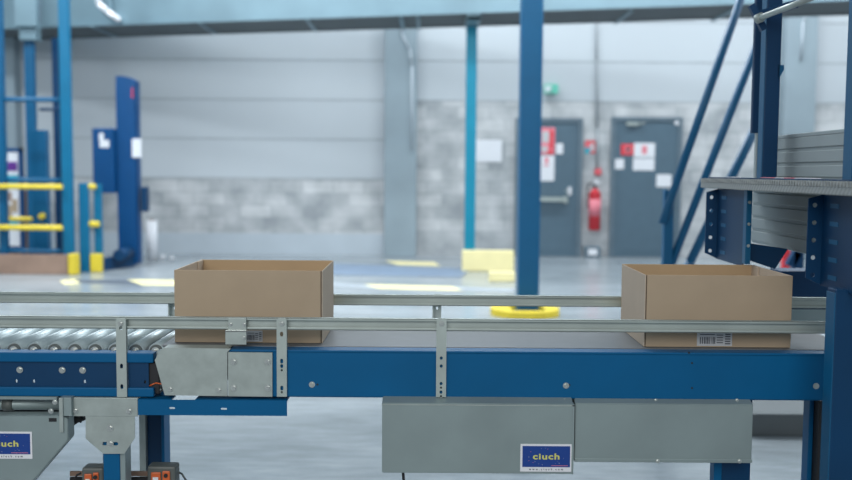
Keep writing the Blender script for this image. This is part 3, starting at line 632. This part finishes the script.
# grey support bracket
Y = YF - .006; b = MB(); xa, xb = X(68.5, Y, 406), X(138, Y, 406); z1, z0 = Z(397.5, Y, 100), Z(416, Y, 100)
b.box(xa, xb, Y - .004, Y, z0, z1, M['galv'], .001); b.box(xa, xb, Y, Y + .06, z1 - .004, z1, M['galv'], .001); o = b.build('support_bracket', rc)
for px in (76, 129.5): bolt(o, X(px, Y, 410), Y - .004, Z(410.5, Y, 100), .007)
b = MB(); x0 = X(64.5, Y, 406); b.box(x0, xa, Y + .002, Y + .04, z0 + .004, z1, M['blue'], .001); b.build('cross_member', rc)
b = MB(); o2 = ploy([(86, 416), (135, 416), (135, 438), (124.5, 453.5), (103.5, 453.5), (86, 438.5)], Y)
b.plate(o2, [slot(X(110.5, Y, 443), Z(443.5, Y, 110), .046, .010)], .004, M['galv'], XZ(0, Y - .0005, 0)); o = b.build('leg_plate', rc)
for py in (428, 443.5): bolt(o, X(110.5, Y, py), Y - .002, Z(py, Y, 110), .008)
xa, xb, xc_ = X(103.3, YF, 465), X(119.8, YF, 465), X(125, YF, 465)
b = MB(); b.box(xa, xb, YF, YF + .05, 0, Z(440, YF, 110), M['blue'], .002); b.box(xb, xc_, YF + .003, YF + .055, 0, Z(440, YF, 110), M['cover'], .001); b.build('leg', rc)
b = MB(); b.box(X(105, YB, 465), X(120, YB, 465), YB - .02, YB + .0, 0, zb_, M['navy'], .002); b.build('leg', rc)
# rear leg (dark) 141-168
Yl = 3.02; xs = [X(v, Yl, 440) for v in (141, 147.5, 163, 166)]
b = MB(); b.box(xs[0], xs[1], Yl - .02, Yl + .04, 0, ZB - .04, M['galv'], .002); b.build('leg_flange', rc)
b = MB(); b.box(xs[1], xs[2], Yl, Yl + .05, 0, ZB - .02, M['navy'], .002); b.box(xs[2], xs[3], Yl - .02, Yl + .05, 0, ZB - .02, M['blue'], .002); b.build('leg', rc)

# black cable clump behind bracket
b = MB(); b.tube([at(64, 417, 2.66), at(70, 424, 2.66), at(76, 420, 2.66), at(84, 417, 2.66)], .010, M['black'], 8); b.tube([at(66, 421, 2.65), at(74, 417, 2.65), at(82, 421, 2.65)], .007, M['black'], 8); b.build('cable_bundle', rc)
# sensors with orange covers near floor line
def sensor(xa, xb, ya, Y, lab):
    s = empty('wiring_box', (X((xa + xb) / 2, Y, 475), Y + .03, Z(488, Y, xa)), lab, 'wiring box')
    X0, X1 = X(xa, Y, 475), X(xb, Y, 475); z1 = Z(ya, Y, xa); z0 = Z(490, Y, xa)
    b = MB(); b.box(X0, X1, Y, Y + .05, z0, z1, M['sensor'], .006); o = b.build('housing', s)
    w = X1 - X0; b = MB(); b.box(X0 + w * .15, X0 + w * .5, Y - .006, Y, z0 + .01, z1 - .016, M['orange'], .003); b.box(X0 + w * .55, X0 + w * .82, Y - .006, Y, z0 + .01, z1 - .012, M['orange'], .003); b.build('orange_cover', s)
    b = MB(); b.box(X0 + w * .22, X0 + w * .42, Y - .009, Y - .006, z0 + .01, z1 - .03, M['white'], .001); b.cyl((X0 + w * .68, Y - .006, z1 - .025), (X0 + w * .68, Y - .010, z1 - .025), .006, M['black'], 12); b.build('terminal', s)
    return s
s1 = sensor(81.5, 103, 468, 2.66, 'wiring box with orange parts left of the front conveyor leg')
s2 = sensor(147, 175.5, 466.5, 2.72, 'wiring box with orange parts right of the front conveyor leg')
b = MB(); b.tube([at(176, 471, 2.75), at(182, 474, 2.76), at(187, 482, 2.78), at(189, 500, 2.8)], .003, M['sensor'], 8); b.build('cable', s2)
b = MB(); b.tube([at(81, 473, 2.68), at(77, 475, 2.68), at(73, 483, 2.68), at(72, 500, 2.7)], .003, M['black'], 8); b.build('cable', s1)
b = MB(); b.beam(at(70, 473.5, 2.715), at(178, 473.5, 2.78), .008, .014, M['brown']); b.beam(at(70, 480.5, 2.70), at(178, 480.5, 2.76), .01, .02, M['black']); b.build('sensor_rail', rc)
# left drive housing
Y = 2.575; b = MB()
P = [(-60, 416), (61, 416), (67.5, 419), (68, 440), (34, 480), (20, 497), (-60, 497)]
b.prism([Vector((u, Y, v)) for u, v in ploy(P, Y)], (0, .05, 0), M['cover']); bmesh.ops.bevel(b.bm, geom=b.bm.edges[:], offset=.002, segments=2, affect='EDGES')
ho = b.build('drive_housing', rc)
b = MB(); b.box(X(56, Y), X(68, Y), Y - .001, Y + .03, Z(416, Y, 60), Z(397.5, Y, 60), M['cover'], .001)
b.box(X(56, Y), X(60, Y), Y - .006, Y, Z(432, Y, 60), Z(397.5, Y, 60), M['galv'], .001); b.build('end_cheek', rc)
for px, py in [(55, 402), (51, 411)]: bolt(ho, X(px, Y, py), Y, Z(py, Y, px), .006)
b = MB(); b.box(X(45, Y), X(52.5, Y), Y - .002, Y, Z(421.5, Y, 48), Z(418, Y, 48), M['hole']); b.build('slot', ho)
b = MB(); hz = Z(406, 2.62, 20); b.cyl((xr0, 2.64, hz), (X(57, 2.64), 2.64, hz), .016, M['cover'], 18); b.cyl((X(10, 2.64), 2.64, hz), (X(0, 2.64), 2.64, hz), .019, M['sensor'], 18)
b.box(xr0, X(56, 2.62), 2.60, 2.61, Z(399.5, 2.6, 20), Z(396.5, 2.6, 20), M['cover']); b.build('drive_shaft', rc)
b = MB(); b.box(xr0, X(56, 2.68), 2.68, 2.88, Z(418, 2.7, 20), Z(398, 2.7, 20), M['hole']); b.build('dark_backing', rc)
brand(-21, 32, 431.5, 458.5, Y - .0005, ho)

# ------------------------------------------------------------------ guide rails
def guide(Y, yt, yb, px, name, label, face, brs, xa, xb):
    z1 = Z(yt, Y, px); z0 = Z(yb, Y, px); 
    g = empty(name, ((xa + xb) / 2, Y, z0), label, 'guide rail')
    b = MB(); t = .003; dpt = .022
    b.box(xa, xb, Y + .012, Y + .015, z0, z1, M['rail'])
    b.box(xa, xb, Y, Y + .015, z1 - t, z1, M['rail'], .0008); b.box(xa, xb, Y, Y + .015, z0, z0 + t, M['rail'], .0008)
    b.box(xa, xb, Y, Y + .0025, z1 - .0075, z1, M['rail'], .0008); b.box(xa, xb, Y, Y + .0025, z0, z0 + .0075, M['rail'], .0008)
    b.build('rail_profile', g)
    return g, z0, z1
YR = 2.601
gn, z0, z1 = guide(YR, 318.8, 331, 426, 'guide_rail', 'nearer galvanised guide rail running in front of both boxes', -1, [], xr0, 1.24)
YBk = 2.5935
for px, yb, holes in [(121.5, 397, [(328, 3.5, 4), (366, 3, 5), (386.5, 3, 5)]), (281.8, 396.5, [(334, 3.2, 5), (361, 3, 5), (366, 3, 4), (388, 3, 5)]), (441.3, 397, [(358, 3, 3.5), (366, 3, 3.5), (383.5, 3, 3.5), (392, 3, 3.5)])]:
    w = 10.2 / F * YBk; xc = X(px, YBk, 355)
    hs = [slot(xc, Z(y, YBk, px), ww / F * YBk, hh / F * YBk) for y, ww, hh in holes]
    zt_, zb_2 = Z(318.2, YBk, px), Z(yb, YBk, px)
    ol = [(xc - w / 2, zb_2), (xc + w / 2, zb_2), (xc + w / 2, zt_ - .004), (xc + w / 2 - .004, zt_), (xc - w / 2 + .004, zt_), (xc - w / 2, zt_ - .004)]
    b = MB(); b.plate(ol, hs, .004, M['rail'], XZ(0, YBk, 0)); b.box(xc + w / 2 - .002, xc + w / 2, YBk, YBk + .012, ZB + .02, zt_ - .005, M['rail']); o = b.build('rail_support', gn)
    bolt(o, xc, YBk - .002, Z(323.5, YBk, px), .006)
    for y, _, _ in holes[-2:]:
        if px > 200: bolt(o, xc, YBk + .002, Z(y + 4, YBk, px), .004, t=.004)
# clamp on rail
Yc = YR - .002; b = MB(); xa, xb = X(228.5, Yc, 320), X(246.5, Yc, 320)
b.box(xa, xb, Yc - .004, Yc, Z(330, Yc, 237), Z(317.5, Yc, 237), M['rail'], .001); b.box(X(226, Yc, 335), X(247, Yc, 335), Yc - .010, Yc - .006, Z(344, Yc, 237), Z(330.5, Yc, 237), M['galv'], .001); b.box(X(226, Yc, 335), X(247, Yc, 335), Yc - .010, Yc + .004, Z(331.5, Yc, 237), Z(329.7, Yc, 237), M['bolt'], .0005)
cl = b.build('rail_clamp', gn)
for px, py, dy in [(230.8, 324, .004), (244.5, 324, .004), (244.5, 337, .010)]: bolt(cl, X(px, Yc, py), Yc - dy, Z(py, Yc, px), .0045)
YR2 = 3.09
gf, z0, z1 = guide(YR2, 295, 305.8, 426, 'guide_rail', 'farther galvanised guide rail running behind both boxes', 1, [], X(-60, YR2, 300), 1.40)
for px in (170.8, 437, 703):
    Yk = YR2 + .018; xc = X(px, Yk, 310); w = 9 / F * Yk
    b = MB(); b.plate(rect(xc - w / 2, xc + w / 2, ZT - .08, z1 - .004), [slot(xc + .001, Z(310, Yk, px), .007, .010)], .004, M['rail'], XZ(0, Yk + .045, 0)); b.box(xc - w / 2, xc - w / 2 + .004, Yk - .002, Yk + .045, z0, z1 - .004, M['rail']); b.box(xc - w / 2, xc - w / 2 + .004, Yk + .02, Yk + .045, ZT - .08, z0, M['rail']); b.build('rail_support', gf)

# ------------------------------------------------------------------ boxes
def carton(xl, xr, yt, yb, Yb_, seam_side, label, lab, rot, dpt=.325):
    """open carton; outer front face at Yb_"""
    X0, X1 = X(xl, Yb_, 310), X(xr, Yb_, 310); w = X1 - X0; h = Z(yt, Yb_, (xl + xr) / 2) - ZT; t = .005
    o = empty('cardboard_box', ((X0 + X1) / 2, Yb_, ZT + .0015), label, 'box')
    g = .004
    L, R = X0, X1
    z0 = ZT + .0015; z1 = z0 + h
    def P(mb, *a): mb.box(*a, .0012)
    b = MB(); fl, frr = (L + .0055, R) if seam_side < 0 else (L, R - .0055)
    b.box(fl, frr, Yb_, Yb_ + t, z0, z1, M['card'], .0012); b.build('front_panel', o)
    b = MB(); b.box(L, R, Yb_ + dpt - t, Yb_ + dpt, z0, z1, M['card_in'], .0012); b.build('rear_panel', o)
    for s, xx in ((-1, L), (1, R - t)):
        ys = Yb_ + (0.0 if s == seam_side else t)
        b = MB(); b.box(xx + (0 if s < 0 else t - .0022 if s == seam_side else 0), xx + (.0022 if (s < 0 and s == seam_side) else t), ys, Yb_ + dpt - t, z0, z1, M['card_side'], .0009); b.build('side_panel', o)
    b = MB(); xs_ = L + (t if seam_side < 0 else 0) ; xx = (L + .0022) if seam_side < 0 else (R - .0065)
    b.box(xx, xx + .0043, Yb_ + .0015, Yb_ + .006, z0 + .001, z1 - .001, M['card_edge']); b.build('corner_seam', o)
    b = MB(); b.box(L + t, R - t, Yb_ + t, Yb_ + dpt - t, z0, z0 + .006, M['card_in']); b.build('bottom_panel', o)
    # overlapping glue tab inside a rear corner
    cx = L + t if seam_side > 0 else R - t
    b = MB(); q = -seam_side
    xa, xb = (cx, cx + .004) if seam_side > 0 else (cx - .004, cx)
    b.box(xa, xb, Yb_ + dpt - .065, Yb_ + dpt - t, z0 + .006, z1 - .001, M['card_side'], .001); b.build('glue_tab', o)
    # shipping label
    la, lb, lt, lbm = lab; ya = Yb_ - .0012
    X2, X3 = X(la, Yb_, 337), X(lb, Yb_, 337); za, zb = max(Z(lbm, Yb_, la), z0 + .002), Z(lt, Yb_, la)
    b = MB(); b.box(X2, X3, ya, Yb_, za, zb, M['label_white'])
    ww = X3 - X2; hh = zb - za; rnd = random.Random(5)
    u = .08
    while u < .5:
        s = rnd.choice([.012, .02, .03]); b.box(X2 + ww * u, X2 + ww * (u + s), ya - .0006, ya, za + hh * .15, za + hh * .6, M['label_ink']); u += s + rnd.choice([.015, .03])
    for k in range(4): b.box(X2 + ww * .56, X2 + ww * .74, ya - .0006, ya, za + hh * (.2 + .17 * k), za + hh * (.26 + .17 * k), M['label_ink'])
    for k in range(5): b.box(X2 + ww * .80, X2 + ww * .95, ya - .0006, ya, za + hh * (.12 + .16 * k), za + hh * (.2 + .16 * k), M['label_ink'])
    b.box(X2 + ww * .08, X2 + ww * .5, ya - .0006, ya, za + hh * .75, za + hh * .8, M['label_ink'])
    b.build('shipping_label', o)
    o.rotation_euler.z = math.radians(rot); return o
carton(174.5, 322.5, 271, 345, 2.70, 1, 'open brown cardboard box at left, at the end of rollers', (246, 262.5, 330.5, 341.5), 0)
carton(644.6, 791.8, 276, 348.5, 2.68, -1, 'open brown cardboard box at right, beside dark blue platform frame', (697, 732, 331, 345.8), 0)

# ------------------------------------------------------------------ lights
w = bpy.data.worlds.new('World'); scn.world = w; w.use_nodes = True
w.node_tree.nodes['Background'].inputs['Color'].default_value = (.72, .87, 1.0, 1); w.node_tree.nodes['Background'].inputs['Strength'].default_value = .36
def area(name, loc, sx, sy, power, rot=(0, 0, 0), col=(.9, .96, 1)):
    l = bpy.data.lights.new(name, 'AREA'); l.shape = 'RECTANGLE'; l.size = sx; l.size_y = sy; l.energy = power; l.color = col
    o = bpy.data.objects.new(name, l); COL.objects.link(o); o.location = loc; o.rotation_euler = rot; return o
for x in (-6, 0, 6):
    area('ceiling_or_fill_lamp', (x, 9.0, 6.8), 3.2, .6, 330)
    area('ceiling_or_fill_lamp', (x, 12.6, 7.2), 4.0, .8, 300)
    area('rear_fill_light', (x, 6.2, 5.0), 4.5, 1.2, 150, (math.radians(68), 0, 0))  # added fill aimed at the rear of the hall, no window here
l = area('ceiling_or_fill_lamp', (-1.0, -3.0, 3.6), 5.0, 3.0, 66, (0, 0, 0), (1, .97, .93))  # added fill behind the camera for the conveyor's front faces
l.rotation_euler = (Vector((-.25, 2.6, .8)) - l.location).to_track_quat('-Z', 'Y').to_euler(); l.data.spread = math.radians(90)
GR = {'cardboard_box': 'cardboard boxes on the conveyor', 'guide_rail': 'guide rails along the conveyor', 'steel_post': 'steel posts in the hall', 'paper_notice': 'paper notices on the right and left doors',
      'safety_poster': 'notices on the left door', 'floor_tape': 'yellow tape pieces on the floor', 'floor_strip': 'grey strips on the floor', 'wiring_box': 'wiring boxes by the conveyor leg', 'barrier_block': 'pale yellow barrier blocks', 'cable': 'cables on the concrete pillars', 'plastic_scrap': 'scraps by the film roll'}
for o in bpy.data.objects:
    k = o.name.split('.')[0]
    if o.parent is None and k in GR and 'label' in o: o['group'] = GR[k]
vs = scn.view_settings; vs.view_transform = 'Standard'; vs.look = 'None'; vs.gamma = 1; vs.use_curve_mapping = False; vs.exposure = 0.0
